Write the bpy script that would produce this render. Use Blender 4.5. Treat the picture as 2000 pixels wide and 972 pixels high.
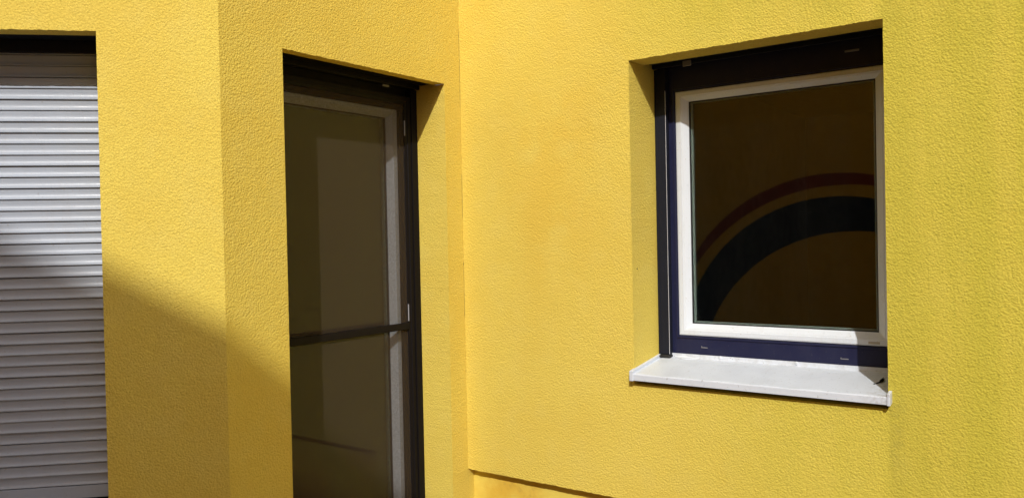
import bpy, bmesh, math, random
from mathutils import Vector, Matrix

for o in list(bpy.data.objects):
    bpy.data.objects.remove(o, do_unlink=True)
scene = bpy.context.scene
COL = scene.collection
rnd = random.Random(11)

# ------------------------------------------------------------------ camera
EYE = 1.55                      # camera height above the courtyard
cam_d = bpy.data.cameras.new('camera')
cam = bpy.data.objects.new('camera', cam_d)
COL.objects.link(cam)
cam_d.sensor_width = 36.0
cam_d.lens = 36.0 * 1568.08 / 2000.0
cam_d.clip_start = 0.02
cam_d.clip_end = 500.0
YAW, PIT, ROL = 2.200482672, -0.012415235, -0.020648196
F = Vector((math.cos(YAW) * math.cos(PIT), math.sin(YAW) * math.cos(PIT), math.sin(PIT)))
R = F.cross(Vector((0, 0, 1))).normalized()
U = R.cross(F)
R2 = R * math.cos(ROL) + U * math.sin(ROL)
U2 = -R * math.sin(ROL) + U * math.cos(ROL)
m = Matrix((R2, U2, -F)).transposed().to_4x4()
m.translation = Vector((2.357092, -2.855469, EYE))
cam.matrix_world = m
scene.camera = cam

# ------------------------------------------------------------------ sky, sun, exposure
SUN = Vector((0.60, -1.0, 0.89)).normalized()      # towards the sun
elev = math.asin(SUN.z)
world = bpy.data.worlds.new('World')
scene.world = world
world.use_nodes = True
wn = world.node_tree
wn.nodes.clear()
sky = wn.nodes.new('ShaderNodeTexSky')
sky.sky_type = 'NISHITA'
sky.sun_disc = False
sky.air_density = 1.0
sky.dust_density = 4.0            # hazy summer air
sky.ozone_density = 0.6
sky.sun_elevation = elev
sky.sun_rotation = math.atan2(SUN.x, SUN.y)
bg = wn.nodes.new('ShaderNodeBackground')
bg.inputs['Strength'].default_value = 0.112
wo = wn.nodes.new('ShaderNodeOutputWorld')
wn.links.new(sky.outputs[0], bg.inputs[0])
wn.links.new(bg.outputs[0], wo.inputs[0])
sd = bpy.data.lights.new('sun', 'SUN')
sd.energy = 3.4
sd.angle = math.radians(0.75)
sd.color = (1.0, 0.985, 0.95)
so = bpy.data.objects.new('sun', sd)
COL.objects.link(so)
so.rotation_euler = SUN.to_track_quat('Z', 'Y').to_euler()
so.location = (4, -6, 8)
scene.view_settings.view_transform = 'Standard'
scene.view_settings.look = 'None'
scene.view_settings.gamma = 1.0
scene.view_settings.use_curve_mapping = False
scene.view_settings.exposure = -0.07
scene.render.engine = 'CYCLES'
scene.cycles.max_bounces = 8
scene.cycles.diffuse_bounces = 4
scene.cycles.glossy_bounces = 5
scene.cycles.transmission_bounces = 8
scene.cycles.transparent_max_bounces = 10

# ------------------------------------------------------------------ node helpers
class NT:
    def __init__(s, name):
        s.m = bpy.data.materials.new(name)
        s.m.use_nodes = True
        s.t = s.m.node_tree
        s.t.nodes.clear()
        s.out = s.n('ShaderNodeOutputMaterial')
    def n(s, kind, **kw):
        nd = s.t.nodes.new(kind)
        for k, v in kw.items():
            setattr(nd, k, v)
        return nd
    def l(s, a, b):
        s.t.links.new(a, b)
    def put(s, sock, v):
        if isinstance(v, bpy.types.NodeSocket):
            s.l(v, sock)
        else:
            sock.default_value = v
    def math(s, op, a, b=None, c=None, clamp=False):
        nd = s.n('ShaderNodeMath', operation=op, use_clamp=clamp)
        s.put(nd.inputs[0], a)
        if b is not None: s.put(nd.inputs[1], b)
        if c is not None: s.put(nd.inputs[2], c)
        return nd.outputs[0]
    def ramp(s, v, lo, hi, a=0.0, b=1.0):
        nd = s.n('ShaderNodeMapRange', interpolation_type='SMOOTHSTEP')
        s.put(nd.inputs[0], v)
        nd.inputs[1].default_value = lo; nd.inputs[2].default_value = hi
        nd.inputs[3].default_value = a; nd.inputs[4].default_value = b
        return nd.outputs[0]
    def mix(s, f, a, b):
        nd = s.n('ShaderNodeMix', data_type='RGBA')
        s.put(nd.inputs[0], f); s.put(nd.inputs[6], a); s.put(nd.inputs[7], b)
        return nd.outputs[2]
    def noise(s, vec, scale, detail=2.0, rough=0.5, dist=0.0):
        nd = s.n('ShaderNodeTexNoise')
        s.l(vec, nd.inputs['Vector'])
        nd.inputs['Scale'].default_value = scale
        nd.inputs['Detail'].default_value = detail
        nd.inputs['Roughness'].default_value = rough
        nd.inputs['Distortion'].default_value = dist
        return nd.outputs[0]
    def mapping(s, vec, scale):
        nd = s.n('ShaderNodeMapping')
        s.l(vec, nd.inputs[0])
        nd.inputs['Scale'].default_value = scale
        return nd.outputs[0]
    def coord(s):
        return s.n('ShaderNodeTexCoord').outputs['Object']
    def pos(s):
        return s.n('ShaderNodeNewGeometry').outputs['Position']
    def bsdf(s, color, rough, spec=0.5, metal=0.0):
        b = s.n('ShaderNodeBsdfPrincipled')
        s.put(b.inputs['Base Color'], color)
        s.put(b.inputs['Roughness'], rough)
        b.inputs['Specular IOR Level'].default_value = spec
        b.inputs['Metallic'].default_value = metal
        s.l(b.outputs[0], s.out.inputs[0])
        return b
    def bump(s, b, h, dist, strength=1.0):
        bm = s.n('ShaderNodeBump')
        bm.inputs['Strength'].default_value = strength
        bm.inputs['Distance'].default_value = dist
        s.l(h, bm.inputs['Height'])
        s.l(bm.outputs[0], b.inputs['Normal'])

def col4(r, g, b): return (r, g, b, 1.0)

# ------------------------------------------------------------------ materials
YEL = col4(0.785, 0.608, 0.112)

def stucco_height(t, p):
    """pebbly scraped render: rounded grains with worm-like furrows"""
    vor = t.n('ShaderNodeTexVoronoi', feature='F1')
    t.l(p, vor.inputs['Vector'])
    vor.inputs['Scale'].default_value = 148
    vor.inputs['Randomness'].default_value = 1.0
    grain = t.math('MULTIPLY', t.math('SUBTRACT', 0.62, vor.outputs['Distance']), 1.0)
    n1 = t.noise(p, 210, 2, 0.7)
    n3 = t.noise(p, 26, 2, 0.5)
    h = t.math('MULTIPLY_ADD', n1, 0.75, grain)
    h = t.math('MULTIPLY_ADD', n3, t.ramp(t.noise(p, 1.1, 1, 0.5), 0.3, 0.7, 0.15, 0.75), h)
    return h, n1, n3

def make_stucco(name, weather=False, dist=0.0019, base=None):
    t = NT(name)
    p = t.pos()
    h, n1, n3 = stucco_height(t, p)
    big = t.noise(p, 1.7, 3, 0.6)
    mid = t.noise(p, 9, 2, 0.6)
    c = t.mix(t.ramp(big, 0.35, 0.68), YEL, col4(0.755, 0.560, 0.096))
    c = t.mix(t.math('MULTIPLY', t.ramp(mid, 0.40, 0.75), 0.35), c, col4(0.775, 0.615, 0.150))
    grn = t.noise(p, 200, 2, 0.6)
    c = t.mix(t.math('MULTIPLY', t.ramp(grn, 0.42, 0.68), 0.60), c, col4(0.60, 0.43, 0.066))
    if base: c = t.mix(0.85, c, col4(*base))
    if weather:
        sep = t.n('ShaderNodeSeparateXYZ'); t.l(p, sep.inputs[0])
        x, z = sep.outputs[0], sep.outputs[2]
        streak = t.noise(t.mapping(p, (9.0, 1.0, 0.7)), 1.0, 4, 0.65)
        blot = t.noise(p, 3.2, 3, 0.65)
        # algae film on the rain side
        g = t.ramp(x, 0.75, 2.1)
        top = t.math('MULTIPLY', t.ramp(x, 0.55, 1.3), t.ramp(z, EYE + 0.35, EYE + 1.0))
        g = t.math('MAXIMUM', g, t.math('MULTIPLY', top, 0.85))
        g = t.math('MULTIPLY', g, t.ramp(t.math('MULTIPLY_ADD', streak, 0.6, t.math('MULTIPLY', blot, 0.4)), 0.34, 0.62, 0.68, 1.0))
        c = t.mix(t.math('MULTIPLY', g, 0.80), c, col4(0.53, 0.465, 0.045))
        # dirt run beside the window jamb
        j = t.math('MULTIPLY', t.ramp(x, 1.790, 1.806), t.ramp(x, 1.83, 2.35, 1.0, 0.25))
        j = t.math('MULTIPLY', j, t.ramp(streak, 0.32, 0.62, 0.5, 1.0))
        c = t.mix(t.math('MULTIPLY', j, 0.26), c, col4(0.40, 0.33, 0.035))
        spk = t.noise(p, 85, 2, 0.7)
        c = t.mix(t.math('MULTIPLY', t.math('MULTIPLY', g, t.ramp(spk, 0.55, 0.70)), 0.55), c, col4(0.30, 0.26, 0.03))
        # orange patches where an older coat shows
        dx = t.math('SUBTRACT', x, 0.48); dz = t.math('SUBTRACT', z, EYE + 0.30)
        r = t.math('SQRT', t.math('ADD', t.math('MULTIPLY', t.math('MULTIPLY', dx, dx), 12.0), t.math('MULTIPLY', t.math('MULTIPLY', dz, dz), 2.6)))
        om = t.math('MULTIPLY', t.ramp(r, 0.25, 1.15, 1.0, 0.0), t.ramp(blot, 0.36, 0.60))
        c = t.mix(t.math('MULTIPLY', om, 0.26), c, col4(0.73, 0.40, 0.02))
        # olive grime washed down from the coping
        tg = t.math('MULTIPLY', t.ramp(z, EYE + 0.50, EYE + 1.05), t.ramp(x, 1.0, 1.7))
        tg = t.math('MULTIPLY', tg, t.ramp(t.math('MULTIPLY_ADD', blot, 0.6, t.math('MULTIPLY', streak, 0.4)), 0.36, 0.60))
        c = t.mix(t.math('MULTIPLY', tg, 0.45), c, col4(0.40, 0.35, 0.045))
        # run-off below the sill ends
        re_ = t.math('MULTIPLY', t.ramp(t.math('ABSOLUTE', t.math('SUBTRACT', x, 1.822)), 0.004, 0.035, 1.0, 0.0), t.ramp(z, EYE - 1.0, EYE - 0.56))
        re_ = t.math('MULTIPLY', t.math('MULTIPLY', re_, t.ramp(z, EYE - 0.50, EYE - 0.56)), t.ramp(t.noise(p, 22, 3, 0.7), 0.38, 0.6))
        c = t.mix(t.math('MULTIPLY', re_, 0.38), c, col4(0.32, 0.27, 0.06))
        # grime in the corner above the plinth
        dx = t.math('SUBTRACT', x, 0.20); dz = t.math('SUBTRACT', z, EYE - 1.09)
        r = t.math('SQRT', t.math('ADD', t.math('MULTIPLY', dx, dx), t.math('MULTIPLY', t.math('MULTIPLY', dz, dz), 6.0)))
        gm = t.math('MULTIPLY', t.ramp(r, 0.02, 0.17, 1.0, 0.0), t.ramp(blot, 0.34, 0.6))
        c = t.mix(t.math('MULTIPLY', gm, 0.5), c, col4(0.36, 0.27, 0.07))
    b = t.bsdf(c, 0.88, 0.25)
    t.bump(b, h, dist)
    return t.m

def make_smooth_yellow(name):
    t = NT(name)
    p = t.pos()
    big = t.noise(p, 3.0, 4, 0.6)
    c = t.mix(t.ramp(big, 0.35, 0.65), YEL, col4(0.70, 0.43, 0.05))
    fl = t.noise(p, 12, 4, 0.7)
    c = t.mix(t.math('MULTIPLY', t.ramp(fl, 0.56, 0.72), 0.5), c, col4(0.45, 0.32, 0.08))
    b = t.bsdf(c, 0.85, 0.25)
    t.bump(b, t.noise(p, 90, 3, 0.6), 0.0012)
    return t.m

def make_paint(name, colr, rough=0.4, var=0.15, dirt=None, dirt_amt=0.3, metal=0.0, spec=0.5, indiv=False):
    t = NT(name)
    p = t.pos()
    n = t.noise(p, 6, 4, 0.6)
    dk = col4(*[v * (1 - var) for v in colr])
    c = t.mix(n, col4(*colr), dk)
    if dirt:
        st = t.noise(t.mapping(p, (30, 30, 5)), 1.0, 4, 0.65)
        c = t.mix(t.math('MULTIPLY', t.ramp(st, 0.5, 0.75), dirt_amt), c, col4(*dirt))
        sp = t.noise(p, 140, 2, 0.5)
        c = t.mix(t.math('MULTIPLY', t.ramp(sp, 0.68, 0.74), 0.55), c, col4(*dirt))
    if indiv:
        oi = t.n('ShaderNodeObjectInfo')
        c = t.mix(t.math('MULTIPLY', oi.outputs['Random'], 0.16), c, col4(0.26, 0.26, 0.27))
    rr = t.ramp(t.noise(p, 18, 3, 0.6), 0.3, 0.7, rough - 0.08, rough + 0.10)
    b = t.bsdf(c, rr, spec, metal)
    t.bump(b, t.noise(p, 160, 2, 0.5), 0.00025)
    return t.m

M = {}
M['stucco'] = make_stucco('yellow_render')
M['stucco_c'] = make_stucco('yellow_render_weathered', True)
M['ochre'] = make_paint('ochre_render', (0.72, 0.355, 0.055), 0.9, 0.08, spec=0.15)
M['smooth'] = make_smooth_yellow('yellow_plinth_paint')
M['soffit'] = make_stucco('yellow_render_soffit', False, 0.0015)
M['white'] = make_paint('white_pvc', (0.68, 0.72, 0.77), 0.35, 0.04, (0.42, 0.38, 0.30), 0.12)
M['sill'] = make_paint('white_sill_coating', (0.60, 0.635, 0.69), 0.38, 0.05, (0.40, 0.38, 0.34), 0.22)
t = NT('sill_coating_dusty')
p = t.pos()
c = t.mix(t.noise(p, 5, 4, 0.6), col4(0.66, 0.705, 0.775), col4(0.62, 0.66, 0.72))
c = t.mix(t.math('MULTIPLY', t.ramp(t.noise(t.mapping(p, (38, 9, 30)), 1.0, 5, 0.7), 0.52, 0.74), 0.16), c, col4(0.40, 0.38, 0.34))
c = t.mix(t.math('MULTIPLY', t.ramp(t.noise(p, 120, 3, 0.6), 0.64, 0.72), 0.55), c, col4(0.22, 0.20, 0.17))
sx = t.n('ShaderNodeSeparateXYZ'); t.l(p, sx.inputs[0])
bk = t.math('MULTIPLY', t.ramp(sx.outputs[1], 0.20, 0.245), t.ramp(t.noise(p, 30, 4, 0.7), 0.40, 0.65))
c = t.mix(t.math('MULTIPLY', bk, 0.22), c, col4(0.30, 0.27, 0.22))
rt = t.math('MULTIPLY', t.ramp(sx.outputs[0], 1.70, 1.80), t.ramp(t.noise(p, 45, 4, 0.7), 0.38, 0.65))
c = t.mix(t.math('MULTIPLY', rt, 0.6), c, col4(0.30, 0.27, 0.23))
b = t.bsdf(c, t.ramp(t.noise(p, 14, 3, 0.6), 0.3, 0.7, 0.32, 0.52), 0.45)
t.bump(b, t.noise(p, 60, 2, 0.5), 0.0004)
M['sill'] = t.m
M['blue'] = make_paint('dark_blue_foil', (0.014, 0.016, 0.050), 0.45, 0.15, (0.06, 0.06, 0.075), 0.08, spec=0.3)
M['slate'] = make_paint('slate_aluminium', (0.013, 0.015, 0.025), 0.45, 0.15, (0.05, 0.05, 0.06), 0.08, spec=0.15)
M['brown'] = make_paint('dark_brown_aluminium', (0.0085, 0.0068, 0.0080), 0.5, 0.15, spec=0.12)
M['gasket'] = make_paint('black_rubber', (0.012, 0.012, 0.012), 0.6, 0.1)
M['spacer'] = make_paint('glazing_spacer', (0.42, 0.48, 0.46), 0.35, 0.05)
M['clip'] = make_paint('pale_plastic', (0.20, 0.195, 0.21), 0.5, 0.1)
M['silver'] = make_paint('bare_aluminium', (0.62, 0.62, 0.66), 0.35, 0.1)
M['strip'] = make_paint('worn_aluminium', (0.36, 0.36, 0.39), 0.5, 0.2)
M['sticker'] = make_paint('faded_label', (0.46, 0.42, 0.34), 0.6, 0.2)
M['slat'] = make_paint('grey_shutter_coating', (0.405, 0.450, 0.525), 0.36, 0.06, (0.30, 0.28, 0.27), 0.14, indiv=True)
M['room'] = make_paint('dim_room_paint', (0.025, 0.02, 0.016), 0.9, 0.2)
M['leaf'] = make_paint('withered_leaf', (0.012, 0.010, 0.008), 0.9, 0.3)
M['concrete'] = make_paint('coping_metal', (0.35, 0.36, 0.38), 0.45, 0.1)
M['mural_red'] = make_paint('mural_dark_red', (0.30, 0.050, 0.035), 0.85, 0.2, spec=0.2)
M['mural_blue'] = make_paint('mural_dark_blue', (0.045, 0.045, 0.075), 0.85, 0.2, spec=0.2)

t = NT('window_glass')
g = t.n('ShaderNodeBsdfGlass')
g.inputs['Color'].default_value = col4(0.93, 0.97, 0.95)
g.inputs['Roughness'].default_value = 0.0
g.inputs['IOR'].default_value = 1.52
dd = t.n('ShaderNodeBsdfDiffuse')
dd.inputs['Color'].default_value = col4(0.50, 0.46, 0.40)
ms = t.n('ShaderNodeMixShader')
st = t.noise(t.mapping(t.pos(), (26, 26, 2.5)), 1.0, 4, 0.65)
t.l(t.ramp(st, 0.30, 0.85, 0.0005, 0.0045), ms.inputs[0])
t.l(g.outputs[0], ms.inputs[1]); t.l(dd.outputs[0], ms.inputs[2])
t.l(ms.outputs[0], t.out.inputs[0])
M['glass'] = t.m

t = NT('fly_screen_gauze')
d = t.n('ShaderNodeBsdfDiffuse')
d.inputs['Color'].default_value = col4(0.082, 0.062, 0.043)
tr = t.n('ShaderNodeBsdfTransparent')
mx = t.n('ShaderNodeMixShader')
n = t.noise(t.mapping(t.pos(), (1, 420, 60)), 1.0, 2, 0.5)
n2 = t.noise(t.mapping(t.pos(), (1, 60, 420)), 1.0, 2, 0.5)
fac = t.ramp(t.math('ADD', n, n2), 0.7, 1.3, 0.30, 0.40)
t.l(fac, mx.inputs[0]); t.l(tr.outputs[0], mx.inputs[1]); t.l(d.outputs[0], mx.inputs[2])
t.l(mx.outputs[0], t.out.inputs[0])
M['gauze'] = t.m

t = NT('courtyard_clay_paving')
p = t.pos()
c = t.mix(t.noise(p, 1.3, 5, 0.6), col4(0.30, 0.20, 0.14), col4(0.38, 0.27, 0.19))
c = t.mix(t.math('MULTIPLY', t.ramp(t.noise(p, 180, 2, 0.6), 0.5, 0.7), 0.4), c, col4(0.13, 0.125, 0.12))
b = t.bsdf(c, 0.9, 0.3)
t.bump(b, t.noise(p, 140, 4, 0.6), 0.002)
M['ground'] = t.m

# ------------------------------------------------------------------ mesh helpers
S = 2 ** -0.5
LB = 1.2539
def fA(u, d, z): return Vector((S * u - S * d, -LB + S * u + S * d, z + EYE))
def fB(u, d, z): return Vector((-d, u, z + EYE))
def fC(u, d, z): return Vector((u, d, z + EYE))

def link(name, bm, mat, parent=None, smooth=False, recalc=True):
    if recalc:
        bmesh.ops.recalc_face_normals(bm, faces=bm.faces[:])
    me = bpy.data.meshes.new(name)
    bm.to_mesh(me); bm.free()
    me.materials.append(mat)
    if smooth:
        for f in me.polygons: f.use_smooth = True
    o = bpy.data.objects.new(name, me)
    COL.objects.link(o)
    if parent: o.parent = parent
    return o

def add_box(bm, fr, u0, u1, d0, d1, z0, z1, bev=0.0015, seg=1):
    b2 = bmesh.new()
    vs = [b2.verts.new(fr(u, d, z)) for u in (u0, u1) for d in (d0, d1) for z in (z0, z1)]
    for q in ((0, 1, 3, 2), (4, 6, 7, 5), (0, 4, 5, 1), (2, 3, 7, 6), (0, 2, 6, 4), (1, 5, 7, 3)):
        b2.faces.new([vs[i] for i in q])
    bmesh.ops.recalc_face_normals(b2, faces=b2.faces[:])
    if bev:
        bmesh.ops.bevel(b2, geom=b2.edges[:], offset=bev, segments=seg, profile=0.5, affect='EDGES')
    me = bpy.data.meshes.new('tmp'); b2.to_mesh(me); b2.free()
    bm.from_mesh(me); bpy.data.meshes.remove(me)

def box(name, fr, r, mat, parent, bev=0.0015, seg=1):
    bm = bmesh.new()
    add_box(bm, fr, *r, bev=bev, seg=seg)
    return link(name, bm, mat, parent)

def picture_frame(name, fr, outer, w, prof, mat, parent):
    """mitred frame: prof = list of (inset 0..1 of w, depth); swept round the rectangle, closed loop"""
    u0, u1, z0, z1 = outer
    wl, wr, wb, wt = w
    bm = bmesh.new()
    rings = []
    for a, d in prof:
        ring = [(u0 + a * wl, z0 + a * wb), (u1 - a * wr, z0 + a * wb), (u1 - a * wr, z1 - a * wt), (u0 + a * wl, z1 - a * wt)]
        rings.append([bm.verts.new(fr(u, d, z)) for u, z in ring])
    n = len(rings)
    for i in range(n):
        A_, B_ = rings[i], rings[(i + 1) % n]
        for k in range(4):
            bm.faces.new((A_[k], A_[(k + 1) % 4], B_[(k + 1) % 4], B_[k]))
    return link(name, bm, mat, parent)

def rag(a, b, step, amp, pin=True, chip=0.0):
    """offsets along an edge from a to b, (position, wobble)"""
    n = max(2, int(abs(b - a) / step))
    out = []
    w = 0.0
    for i in range(n + 1):
        w = 0.35 * w + rnd.gauss(0, amp)
        if chip and rnd.random() < 0.03:
            w += rnd.choice((-1, 1)) * chip
        e = 0.0 if pin and i in (0, n) else w
        out.append((a + (b - a) * i / n, e))
    return out

def wall(name, fr, ext, op, parent, mat, strip, depth, label, left_edge=None, right_return=0.0, soffit_mat=None, top_edge_amp=0.0007):
    """rendered wall slab with one opening; ext=(u0,u1,z0,z1), op=(u0,u1,z0,z1)"""
    U0, U1, Z0, Z1 = ext
    a, b, z0, z1 = op
    bm = bmesh.new()
    TH = 0.32
    top = [(u, z1 + w) for u, w in rag(a, b, 0.006, top_edge_amp, True, 0.0016)]
    lef = [(a + w, z) for z, w in rag(z0, z1, 0.012, 0.00018)]
    rig = [(b + w, z) for z, w in rag(z0, z1, 0.012, 0.00018)]
    vt = [bm.verts.new(fr(u, 0, z)) for u, z in top]
    vl = [bm.verts.new(fr(u, 0, z)) for u, z in lef]
    vr = [bm.verts.new(fr(u, 0, z)) for u, z in rig]
    # share corners
    bm.verts.remove(vl[-1]); vl[-1] = vt[0]
    bm.verts.remove(vr[-1]); vr[-1] = vt[-1]
    def V(u, z, d=0.0): return bm.verts.new(fr(u, d, z))
    if left_edge is None:
        le = [V(U0, Z1), V(U0, z1), V(U0, z0), V(U0, Z0)]
    else:
        le = [V(U0 + w, z) for z, w in left_edge]
    re_top, re_a, re_b, re_bot = V(U1, Z1), V(U1, z1), V(U1, z0), V(U1, Z0)
    # left region
    t_a, b_a = V(a, Z1), V(a, Z0)
    bm.faces.new(le + [b_a] + vl + [t_a])
    t_b, b_b = V(b, Z1), V(b, Z0)
    bm.faces.new([t_a] + vt + [t_b])
    bm.faces.new([b_a, vl[0], vr[0], b_b])
    bm.faces.new([b_b] + vr + [t_b, re_top, re_a, re_b, re_bot])
    # reveals, straight back through the slab
    def back(vs, pts, d, uni=None):
        bk = [bm.verts.new(fr(u, d, z)) for u, z in pts]
        for i in range(len(vs) - 1):
            bm.faces.new((vs[i], vs[i + 1], bk[i + 1], bk[i]))
        return bk
    back(vl, [(a, z) for u, z in lef], TH)
    back(vr, [(b, z) for u, z in rig], TH)
    bmesh.ops.recalc_face_normals(bm, faces=bm.faces[:])
    # lintel strip of render, then the slab above the shutter slot
    sm = bmesh.new()
    f0 = [sm.verts.new(fr(u, 0, z)) for u, z in top]
    k0 = [sm.verts.new(fr(u, strip + rnd.gauss(0, 0.0008), z1 + 0.001)) for u, z in top]
    for i in range(len(f0) - 1):
        sm.faces.new((f0[i], f0[i + 1], k0[i + 1], k0[i]))
    k1 = [sm.verts.new(fr(u, strip + 0.002, z1 + 0.05)) for u in (a, b)]
    sm.faces.new(k0 + [k1[1], k1[0]])
    # outer faces of the slab
    for q in (((U0, TH, Z0), (U1, TH, Z0), (U1, TH, z0), (U0, TH, z0)),
              ((U0, TH, z1 + 0.05), (U1, TH, z1 + 0.05), (U1, TH, Z1), (U0, TH, Z1)),
              ((U0, TH, z0), (a, TH, z0), (a, TH, z1 + 0.05), (U0, TH, z1 + 0.05)),
              ((b, TH, z0), (U1, TH, z0), (U1, TH, z1 + 0.05), (b, TH, z1 + 0.05)),
              ((a, 0, z0), (b, 0, z0), (b, TH, z0), (a, TH, z0)),
              ((a, strip + 0.002, z1 + 0.05), (b, strip + 0.002, z1 + 0.05), (b, TH, z1 + 0.05), (a, TH, z1 + 0.05)),
              ((a, strip, z1 - 0.001), (a, TH, z1 - 0.001), (a, TH, z1 + 0.05), (a, strip, z1 + 0.05)),
              ((b, strip, z1 - 0.001), (b, TH, z1 - 0.001), (b, TH, z1 + 0.05), (b, strip, z1 + 0.05)),
              ((U0, 0, Z1), (U1, 0, Z1), (U1, TH, Z1), (U0, TH, Z1))):
        bm.faces.new([bm.verts.new(fr(*v)) for v in q])
    if right_return:
        for i in range(0):
            pass
    o = link(name, bm, mat, parent, recalc=False)
    o['label'] = label
    s_ = link('lintel_soffit', sm, soffit_mat or M['soffit'], o)
    return o

def room(name, fr, a, b, z0, z1, parent):
    bm = bmesh.new()
    d0, d1 = 0.321, 2.6
    pts = lambda d, g: [bm.verts.new(fr(u, d, z)) for u, z in ((a - g, z0 - g), (b + g, z0 - g), (b + g, z1 + g), (a - g, z1 + g))]
    f, k = pts(d0, 0.06), pts(d1, 0.06)
    for i in range(4):
        bm.faces.new((f[i], f[(i + 1) % 4], k[(i + 1) % 4], k[i]))
    bm.faces.new(k)
    return link(name, bm, M['room'], parent)

# ------------------------------------------------------------------ ground
bm = bmesh.new()
vs = [bm.verts.new(v) for v in ((-120, -120, 0), (120, -120, 0), (120, 120, 0), (-120, 120, 0))]
bm.faces.new(vs)
gr = link('courtyard_ground', bm, M['ground'])
gr['kind'] = 'structure'

# ------------------------------------------------------------------ the house
house = bpy.data.objects.new('yellow_house', None)
COL.objects.link(house)
house['label'] = 'yellow rendered house corner with dark blue window, narrow glazed door and grey roller shutter'
house['category'] = 'house'

TOP = 4.3
ZL = 0.700                       # lintel height, all three openings
A_op = (-2.10, -0.3827, -0.98, ZL + 0.004)
B_op = (-0.9955, -0.1097, -1.46, ZL)
C_op = (0.8653, 1.7972, -0.585, ZL - 0.005)
wall_a = wall('wall', fA, (-4.6, 0.0, -EYE, TOP), A_op, house, M['stucco'], 0.066, 0.30,
              'angled wall with the roller shutter')
wall_b = wall('wall', fB, (-LB, 0.10, -EYE, TOP), B_op, house, M['stucco'], 0.053, 0.30,
              'wall with the narrow glazed door')
ZP = -1.054
wall_c = wall('wall', fC, (-0.02, 5.2, ZP, TOP), C_op, house, M['stucco_c'], 0.128, 0.30,
              'weathered wall with the square window')
# drip edge below the render of the window wall and the set-back plinth
bm = bmesh.new()
edge = rag(-0.02, 5.2, 0.008, 0.0008, False, 0.002)
fr0 = [bm.verts.new(fC(u, -0.0006, ZP + w - 0.001)) for u, w in edge]
fr1 = [bm.verts.new(fC(u, 0.06, ZP + w * 0.3)) for u, w in edge]
fr2 = [bm.verts.new(fC(u, -0.0006, ZP + 0.006)) for u, w in edge]
for i in range(len(edge) - 1):
    bm.faces.new((fr0[i], fr0[i + 1], fr1[i + 1], fr1[i]))
    bm.faces.new((fr0[i], fr0[i + 1], fr2[i + 1], fr2[i]))
link('drip_edge', bm, M['stucco_c'], wall_c)
box('plinth', fC, (-0.02, 5.2, 0.042, 0.30, -EYE + 0.002, ZP + 0.02), M['smooth'], house, bev=0)
# corner joint: thin sealant seam that has opened in places
bm = bmesh.new()
prev = None
z = -EYE
while z < TOP:
    w = max(0.0, rnd.gauss(-0.0006, 0.0008))
    if 0.60 < z < 0.95 or 0.1 < z < 0.3 or -0.35 < z < -0.1: w += 0.0010
    cur = [bm.verts.new(fB(-0.0012 - w, -0.0007, z)), bm.verts.new(fB(-0.0010, -0.0007, z))]
    if prev: bm.faces.new((prev[0], prev[1], cur[1], cur[0]))
    prev = cur
    z += 0.012
link('corner_seam', bm, make_paint('seam_dirt', (0.22, 0.14, 0.035), 0.95, 0.3), house)
# roof coping on the three walls
for nm, fr, u0, u1 in (('a', fA, -4.6, -0.002), ('b', fB, -LB + 0.002, -0.04), ('c', fC, -0.02, 5.2)):
    box('roof_coping', fr, (u0, u1, -0.035, 0.36, TOP + 0.003, TOP + 0.05), M['concrete'], house, bev=0.004)
# flat roof
bm = bmesh.new()
pts = [fA(-4.6, 0.3, TOP - 0.05), fA(0, 0.3, TOP - 0.05), fB(-0.3, 0.3, TOP - 0.05), fC(0, 0.3, TOP - 0.05), fC(5.2, 0.3, TOP - 0.05), fC(5.2, 6, TOP - 0.05), fC(-6, 6, TOP - 0.05)]
bm.faces.new([bm.verts.new(p) for p in pts])
link('roof', bm, M['concrete'], house)
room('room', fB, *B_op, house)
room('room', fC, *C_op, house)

# ------------------------------------------------------------------ square window (wall C)
FD = 0.255                       # face of the blue frame
cu0, cu1 = 0.868, 1.852
frame = picture_frame('window', fC, (cu0, cu1, -0.503, 0.712), (0.081, 0.081, 0.088, 0.118),
    [(0.0, FD), (0.90, FD), (0.93, FD + 0.004), (1.0, FD + 0.005), (1.0, FD + 0.07), (0.0, FD + 0.07)], M['blue'], house)
frame['label'] = 'square window with dark blue frame, white sash and white sill'
# thin raised trim round the inner rim of the blue frame
picture_frame('frame_trim', fC, (0.9335, 1.784, -0.425, 0.606), (0.008,) * 4,
    [(0.0, FD - 0.0005), (0.15, FD - 0.004), (0.8, FD - 0.004), (1.0, FD - 0.0005), (1.0, FD + 0.003), (0, FD + 0.003)], M['blue'], frame)
SO = (0.9440, 1.7735, -0.4145, 0.5945)
picture_frame('sash', fC, SO, (0.0505, 0.059, 0.0485, 0.042),
    [(0.0, 0.262), (0.03, 0.2575), (0.12, 0.2555), (0.46, 0.2555), (0.52, 0.2590), (0.60, 0.2600), (0.95, 0.2760), (1.0, 0.2790), (1.0, 0.315), (0.0, 0.315)], M['white'], frame)
picture_frame('gasket', fC, (0.9940, 1.7150, -0.3665, 0.5530), (0.0045,) * 4,
    [(0.0, 0.2800), (0.5, 0.2790), (1.0, 0.2830), (1.0, 0.292), (0.0, 0.292)], M['gasket'], frame)
box('pane', fC, (0.989, 1.7205, 0.2850, 0.2890, -0.370, 0.557), M['glass'], frame, bev=0)
# spacer bar between the panes
picture_frame('spacer_bar', fC, (0.992, 1.7175, -0.367, 0.555), (0.013, 0.013, 0.010, 0.010),
    [(0.0, 0.2905), (1.0, 0.2905), (1.0, 0.302), (0.0, 0.302)], M['spacer'], frame)
box('pane', fC, (0.989, 1.7205, 0.3030, 0.3070, -0.370, 0.557), M['glass'], frame, bev=0)
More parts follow.
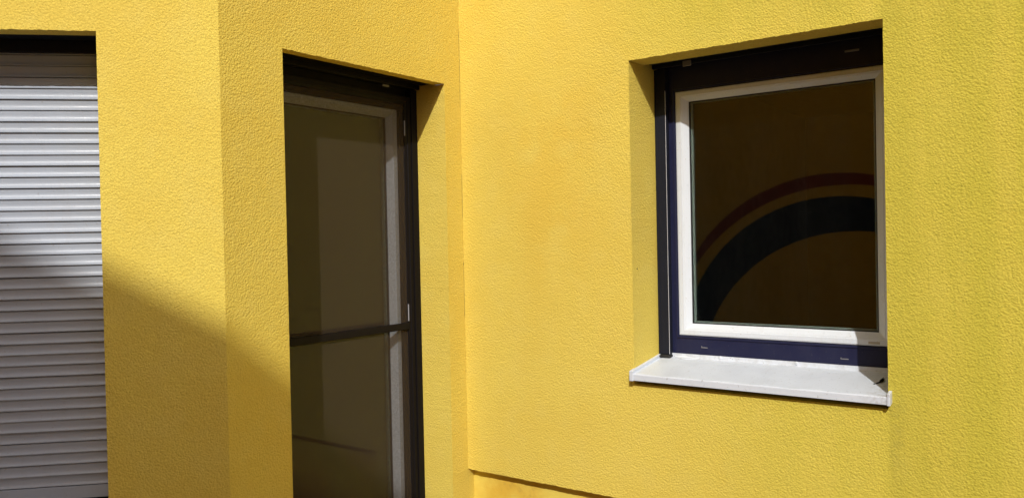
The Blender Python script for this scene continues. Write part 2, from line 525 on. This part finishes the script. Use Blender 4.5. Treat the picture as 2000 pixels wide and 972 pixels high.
# shutter guide rail with its bright edge and rubber foot
bm = bmesh.new()
add_box(bm, fC, 0.8662, 0.9160, 0.222, 0.2545, -0.494, 0.690, 0.002, 2)
add_box(bm, fC, 0.8750, 0.8775, 0.2205, 0.2225, -0.490, 0.690, 0.0005)
gr_ = link('guide_rail', bm, M['slate'], frame)
box('rail_lip', fC, (0.9150, 0.9166, 0.2205, 0.2225, -0.492, 0.600), M['silver'], frame, bev=0.0004)
bm = bmesh.new()
add_box(bm, fC, 0.8672, 0.9195, 0.214, 0.252, -0.512, -0.4945, 0.005, 2)
add_box(bm, fC, 0.870, 0.886, 0.205, 0.216, -0.503, -0.497, 0.0015, 1)
link('rail_foot', bm, M['gasket'], frame)
# matching rail behind the right jamb
box('guide_rail', fC, (1.786, 1.7965, 0.222, 0.2545, -0.494, 0.690), M['slate'], frame, bev=0.002)
# underside of the shutter box with its closing slat and stops
bm = bmesh.new()
add_box(bm, fC, 0.8662, 1.7965, 0.1310, 0.192, 0.706, 0.730, 0.002)
add_box(bm, fC, 0.8662, 1.7965, 0.226, 0.254, 0.702, 0.735, 0.002)
add_box(bm, fC, 0.8690, 1.7940, 0.199, 0.211, 0.690, 0.740, 0.003, 2)
link('shutter_box', bm, M['slate'], frame)
box('shutter_stop', fC, (1.008, 1.045, 0.1925, 0.1985, 0.682, 0.705), M['clip'], frame, bev=0.002)
# drain slots
def slot(fr, u, d, z, w, h, parent, lip=True):
    bm = bmesh.new()
    add_box(bm, fr, u - w / 2, u + w / 2, d - 0.0022, d + 0.001, z - h / 2, z - h / 2 + 0.0035, 0.0006)
    add_box(bm, fr, u - w / 2, u - w / 2 + 0.003, d - 0.0022, d + 0.001, z - h / 2 + 0.0037, z + h / 2, 0.0006)
    link('drain_slot', bm, M['clip'], parent)
slot(fC, 1.055, FD, -0.458, 0.026, 0.008, frame)
slot(fC, 1.600, FD, -0.466, 0.028, 0.007, frame)
box('drain_slot', fC, (1.617, 1.667, FD - 0.003, FD + 0.001, 0.656, 0.6635), M['clip'], frame, bev=0.001)
box('maker_label', fC, (1.683, 1.722, 0.2550, 0.2560, -0.407, -0.398), M['sticker'], frame, bev=0)

# sill: folded sheet with front lip, end upstands and a back flange
bm = bmesh.new()
u0, u1 = 0.8668, 1.8060
prof = [(-0.0300, -0.5660), (-0.0300, -0.5440), (-0.0285, -0.5405), (-0.0250, -0.5390), (0.2400, -0.5060), (0.2450, -0.5040), (0.2465, -0.4900), (0.2540, -0.4900),
        (0.2540, -0.5100), (-0.0230, -0.5440), (-0.0265, -0.5460), (-0.0270, -0.5660)]
rows = []
N = 40
for i in range(N + 1):
    u = u0 + (u1 - u0) * i / N
    w = 0.0008 * math.sin(i * 0.9) + rnd.gauss(0, 0.0002)
    rows.append([bm.verts.new(fC(u, d, z + (w if 3 <= k <= 5 or 8 <= k <= 9 else 0))) for k, (d, z) in enumerate(prof)])
for i in range(N):
    for k in range(len(prof)):
        bm.faces.new((rows[i][k], rows[i][(k + 1) % len(prof)], rows[i + 1][(k + 1) % len(prof)], rows[i + 1][k]))
bm.faces.new(rows[0]); bm.faces.new(rows[-1])
link('sill', bm, M['sill'], frame)
for side in (0, 1):
    bm = bmesh.new()
    ua = (0.8600, 0.8760) if side == 0 else (1.7990, 1.8090)
    pr = [(-0.0335, -0.5690), (-0.0335, -0.5290), (0.0, -0.5235), (0.232, -0.4930), (0.236, -0.5060), (0.2, -0.5250), (-0.025, -0.5690)]
    A_ = [bm.verts.new(fC(ua[0], d, z)) for d, z in pr]
    B_ = [bm.verts.new(fC(ua[1], d, z)) for d, z in pr]
    for i in range(len(pr)):
        bm.faces.new((A_[i], A_[(i + 1) % len(pr)], B_[(i + 1) % len(pr)], B_[i]))
    bm.faces.new(A_); bm.faces.new(B_)
    bmesh.ops.recalc_face_normals(bm, faces=bm.faces[:])
    bmesh.ops.bevel(bm, geom=bm.edges[:], offset=0.0018, segments=2, profile=0.5, affect='EDGES')
    link('sill_end_cap', bm, M['sill'], frame)
# screw caps and sealant on the back flange
for u in (1.125, 1.428):
    bm = bmesh.new()
    bmesh.ops.create_uvsphere(bm, u_segments=12, v_segments=6, radius=0.0085)
    for v in bm.verts:
        v.co = Vector((v.co.x, v.co.y * 0.5, v.co.z)) + fC(u, 0.2465, -0.4965)
    link('screw_cap', bm, M['sill'], frame, smooth=True)
bm = bmesh.new()
a_ = [bm.verts.new(fC(*q)) for q in ((0.930, 0.236, -0.502), (0.960, 0.2445, -0.496), (1.035, 0.243, -0.5035), (0.985, 0.222, -0.5062))]
b_ = [bm.verts.new(v.co + Vector((0, 0, -0.003))) for v in a_]
bm.faces.new(a_); bm.faces.new(b_[::-1])
for i in range(4): bm.faces.new((a_[i], a_[(i + 1) % 4], b_[(i + 1) % 4], b_[i]))
link('sealant', bm, M['white'], frame)

box('nail', fC, (0.8645, 0.8668, 0.039, 0.043, -0.132, -0.127), M['gasket'], wall_c, bev=0.0005)

# withered leaf scrap lying on the right end of the sill
bm = bmesh.new()
path = [(1.7350, 0.090), (1.7400, 0.099), (1.7450, 0.106), (1.7490, 0.114), (1.7525, 0.124), (1.7545, 0.138), (1.7545, 0.152)]
wid = [0.0035, 0.0015, 0.005, 0.003, 0.0065, 0.004, 0.002]
hts = [0.003, 0.0015, 0.004, 0.003, 0.007, 0.009, 0.012]
L_, M_, R_ = [], [], []
for (u, d), w, h in zip(path, wid, hts):
    zb = -0.539 + (d + 0.025) * 0.1245
    j = lambda: rnd.gauss(0, 0.0012)
    L_.append(bm.verts.new(fC(u - w, d + w * 0.3 + j(), zb + h * 0.8 + j() + 0.002)))
    M_.append(bm.verts.new(fC(u, d, zb + 0.0015)))
    R_.append(bm.verts.new(fC(u + w, d - w * 0.4 + j(), zb + h * 0.6 + j() + 0.002)))
for i in range(len(path) - 1):
    bm.faces.new((L_[i], M_[i], M_[i + 1], L_[i + 1]))
    bm.faces.new((M_[i], R_[i], R_[i + 1], M_[i + 1]))
geo = bmesh.ops.solidify(bm, geom=bm.faces[:], thickness=0.0018)
lf = link('withered_leaf', bm, M['leaf'])
lf['label'] = 'shrivelled black leaf scrap in the shaded right end of the white window sill'
lf['category'] = 'leaf'

# ------------------------------------------------------------------ narrow glazed door (wall B)
bu0, bu1 = -1.06, -0.112
dz0 = -1.44
door = picture_frame('door', fB, (bu0, bu1, dz0, 0.715), (0.09, 0.085, 0.09, 0.118),
    [(0.0, 0.205), (0.95, 0.205), (1.0, 0.209), (1.0, 0.27), (0.0, 0.27)], M['brown'], house)
door['label'] = 'narrow glazed door behind a dark framed fly screen'
picture_frame('sash', fB, (-0.972, -0.194, dz0 + 0.086, 0.598), (0.056, 0.056, 0.056, 0.040),
    [(0.0, 0.222), (0.03, 0.216), (0.12, 0.213), (0.50, 0.213), (0.56, 0.217), (0.95, 0.232), (1.0, 0.235), (1.0, 0.275), (0.0, 0.275)], M['white'], door)
picture_frame('gasket', fB, (-0.918, -0.248, dz0 + 0.140, 0.560), (0.006,) * 4,
    [(0.0, 0.2360), (0.5, 0.2350), (1.0, 0.2390), (1.0, 0.247), (0.0, 0.247)], M['gasket'], door)
box('pane', fB, (-0.925, -0.241, 0.241, 0.245, dz0 + 0.135, 0.565), M['glass'], door, bev=0)
picture_frame('spacer_bar', fB, (-0.922, -0.244, dz0 + 0.138, 0.562), (0.012,) * 4,
    [(0.0, 0.2475), (1.0, 0.2475), (1.0, 0.258), (0.0, 0.258)], M['spacer'], door)
box('pane', fB, (-0.925, -0.241, 0.259, 0.263, dz0 + 0.135, 0.565), M['glass'], door, bev=0)
for ua, ub in ((-0.9935, -0.956), (-0.149, -0.1112)):
    bm = bmesh.new()
    add_box(bm, fB, ua, ub, 0.168, 0.204, dz0 + 0.005, 0.690, 0.002, 2)
    link('guide_rail', bm, M['brown'], door)
picture_frame('screen_frame', fB, (-0.955, -0.150, dz0 + 0.02, 0.655), (0.036, 0.036, 0.04, 0.036),
    [(0.0, 0.176), (0.04, 0.173), (0.55, 0.173), (0.62, 0.177), (0.96, 0.179), (1.0, 0.182), (1.0, 0.192), (0.0, 0.192)], M['brown'], door)
box('screen_rail', fB, (-0.9195, -0.1855, 0.1745, 0.190, -0.4005, -0.3690), M['brown'], door, bev=0.003, seg=2)
for z0_, z1_ in ((dz0 + 0.055, -0.4015), (-0.368, 0.625)):
    box('fly_screen', fB, (-0.9215, -0.1835, 0.1838, 0.1842, z0_, z1_), M['gauze'], door, bev=0)
# pale magnetic strips on the screen frame
for z0_, z1_ in ((0.477, 0.545), (-0.362, -0.286)):
    box('closer_strip', fB, (-0.1912, -0.1890, 0.1705, 0.1765, z0_, z1_), M['strip'], door, bev=0.0008)
bm = bmesh.new()
add_box(bm, fB, -0.9945, -0.1112, 0.0560, 0.135, 0.708, 0.735, 0.002)
add_box(bm, fB, -0.9945, -0.1112, 0.172, 0.203, 0.694, 0.738, 0.002)
add_box(bm, fB, -0.9915, -0.1135, 0.146, 0.158, 0.690, 0.738, 0.003, 2)
link('shutter_box', bm, M['brown'], door)
box('shutter_stop', fB, (-0.335, -0.295, 0.1595, 0.1665, 0.680, 0.689), M['clip'], door, bev=0.0015)
bm = bmesh.new()
add_box(bm, fB, B_op[0] + 0.001, B_op[1] - 0.001, -0.03, 0.20, dz0 - 0.012, dz0 - 0.001, 0.003)
link('threshold', bm, M['concrete'], door)

# ------------------------------------------------------------------ roller shutter (wall A)
PITCH = 0.03814
DS = 0.190
sh_u0, sh_u1 = -2.095, -0.3875
bm = bmesh.new()
add_box(bm, fA, -2.098, -2.050, 0.170, 0.235, -0.93, 0.73, 0.002, 2)
shutter = link('roller_shutter', bm, M['slate'], house)
shutter['label'] = 'closed grey roller shutter of narrow curved slats'
box('guide_rail', fA, (-0.4350, -0.3845, 0.170, 0.235, -0.93, 0.73), M['slate'], shutter, bev=0.002)
# slat profile: (outward offset, z) from the top hook to the lower lip
pf = [(0.0000, 0.0000), (0.0022, -0.0008), (0.0026, -0.0040), (0.0014, -0.0110), (0.0012, -0.0180), (0.0022, -0.0245), (0.0045, -0.0290),
      (0.0074, -0.0322), (0.0086, -0.0342), (0.0082, -0.0362), (0.0060, -0.0371), (0.0000, -0.0371), (-0.004, -0.0371), (-0.004, 0.0)]
bm = bmesh.new()
base = fA(0, DS, 0)
def loc(u, off, z): return fA(u, DS - off, z) - fA(0, DS, 0)
E0 = [bm.verts.new(loc(-2.055, a, z)) for a, z in pf]
E1 = [bm.verts.new(loc(-0.430, a, z)) for a, z in pf]
n = len(pf)
for i in range(n):
    bm.faces.new((E0[i], E0[(i + 1) % n], E1[(i + 1) % n], E1[i]))
bm.faces.new(E0); bm.faces.new(E1)
bmesh.ops.recalc_face_normals(bm, faces=bm.faces[:])
slat_me = bpy.data.meshes.new('slat'); bm.to_mesh(slat_me); bm.free()
slat_me.materials.append(M['slat'])
for f in slat_me.polygons: f.use_smooth = True
try:
    slat_me.set_sharp_from_angle(angle=math.radians(40))
except Exception:
    pass
z_first = 0.5495 + 5 * PITCH
for k in range(42):
    zt = z_first - k * PITCH
    if zt - PITCH < -0.855: break
    o = bpy.data.objects.new('slat', slat_me)
    COL.objects.link(o)
    o.parent = shutter
    o.location = fA(0, DS + rnd.gauss(0, 0.0006), zt + rnd.gauss(0, 0.0004))
    o.rotation_euler = Matrix.Rotation(math.radians(rnd.gauss(0, 0.03)), 3, Vector((S, -S, 0))).to_euler()
z_end = zt
bm = bmesh.new()
add_box(bm, fA, -2.055, -0.430, DS - 0.008, DS + 0.006, -0.868, z_end - 0.001, 0.002, 2)
link('end_slat', bm, M['slat'], shutter)
# dark inside of the shutter backing: lower frame and box front
box('lower_frame', fA, (-2.05, -0.4355, 0.236, 0.30, -0.979, 0.70), M['brown'], shutter, bev=0)
bm = bmesh.new()
add_box(bm, fA, -2.098, -0.3845, 0.0690, 0.160, 0.711, 0.735, 0.002)
add_box(bm, fA, -2.095, -0.3870, 0.161, 0.1735, 0.668, 0.738, 0.003, 2)
link('shutter_box', bm, M['slate'], shutter)
box('sill', fA, (-2.099, -0.3838, -0.035, 0.235, -0.979, -0.965), M['sill'], shutter, bev=0.003)

# ------------------------------------------------------------------ house across the courtyard
OY, OTOP = -7.5, 5.29
opp = bpy.data.objects.new('courtyard_house', None)
opp.rotation_euler = (0, 0, math.radians(3.6))      # not quite parallel to the window wall
opp.location = Vector((3.75, OY, 0)) - Matrix.Rotation(math.radians(3.6), 3, 'Z') @ Vector((3.75, 0, 0))
COL.objects.link(opp)
opp['label'] = 'shaded ochre house across the courtyard with painted rainbow arch, mirrored in the window'
opp['category'] = 'house'
def fO(u, d, z): return Vector((u, -d, z + EYE))
box('wall', fO, (-9.0, 9.0, 0.0, 0.35, -EYE, OTOP - 0.05), M['ochre'], opp, bev=0)
box('roof_coping', fO, (-9.0, 9.0, -0.01, 0.40, OTOP - 0.049, OTOP), M['concrete'], opp, bev=0.004)
def arch(name, inner, outer, mat):
    """painted band between two hand-drawn arcs, each (centre u, centre z, radius)"""
    bm = bmesh.new()
    rings = []
    n = 72
    def pt(c, f, d):
        lo = math.asin((-EYE + 0.01 - c[1]) / c[2])
        an = lo + (math.pi - 2 * lo) * f
        return bm.verts.new(fO(c[0] + c[2] * math.cos(an), d, c[1] + c[2] * math.sin(an)))
    for i in range(n + 1):
        f = i / n
        rings.append([pt(inner, f, -0.003), pt(outer, f, -0.003), pt(outer, f, 0.001), pt(inner, f, 0.001)])
    for i in range(n):
        for k in range(4):
            bm.faces.new((rings[i][k], rings[i][(k + 1) % 4], rings[i + 1][(k + 1) % 4], rings[i + 1][k]))
    link(name, bm, mat, opp)
arch('painted_arch', (-0.397, -1.986, 2.615), (-0.50, -1.65, 2.44), M['mural_red'])
arch('painted_arch', (-0.252, -2.193, 2.204), (-0.460, -1.802, 2.281), M['mural_blue'])
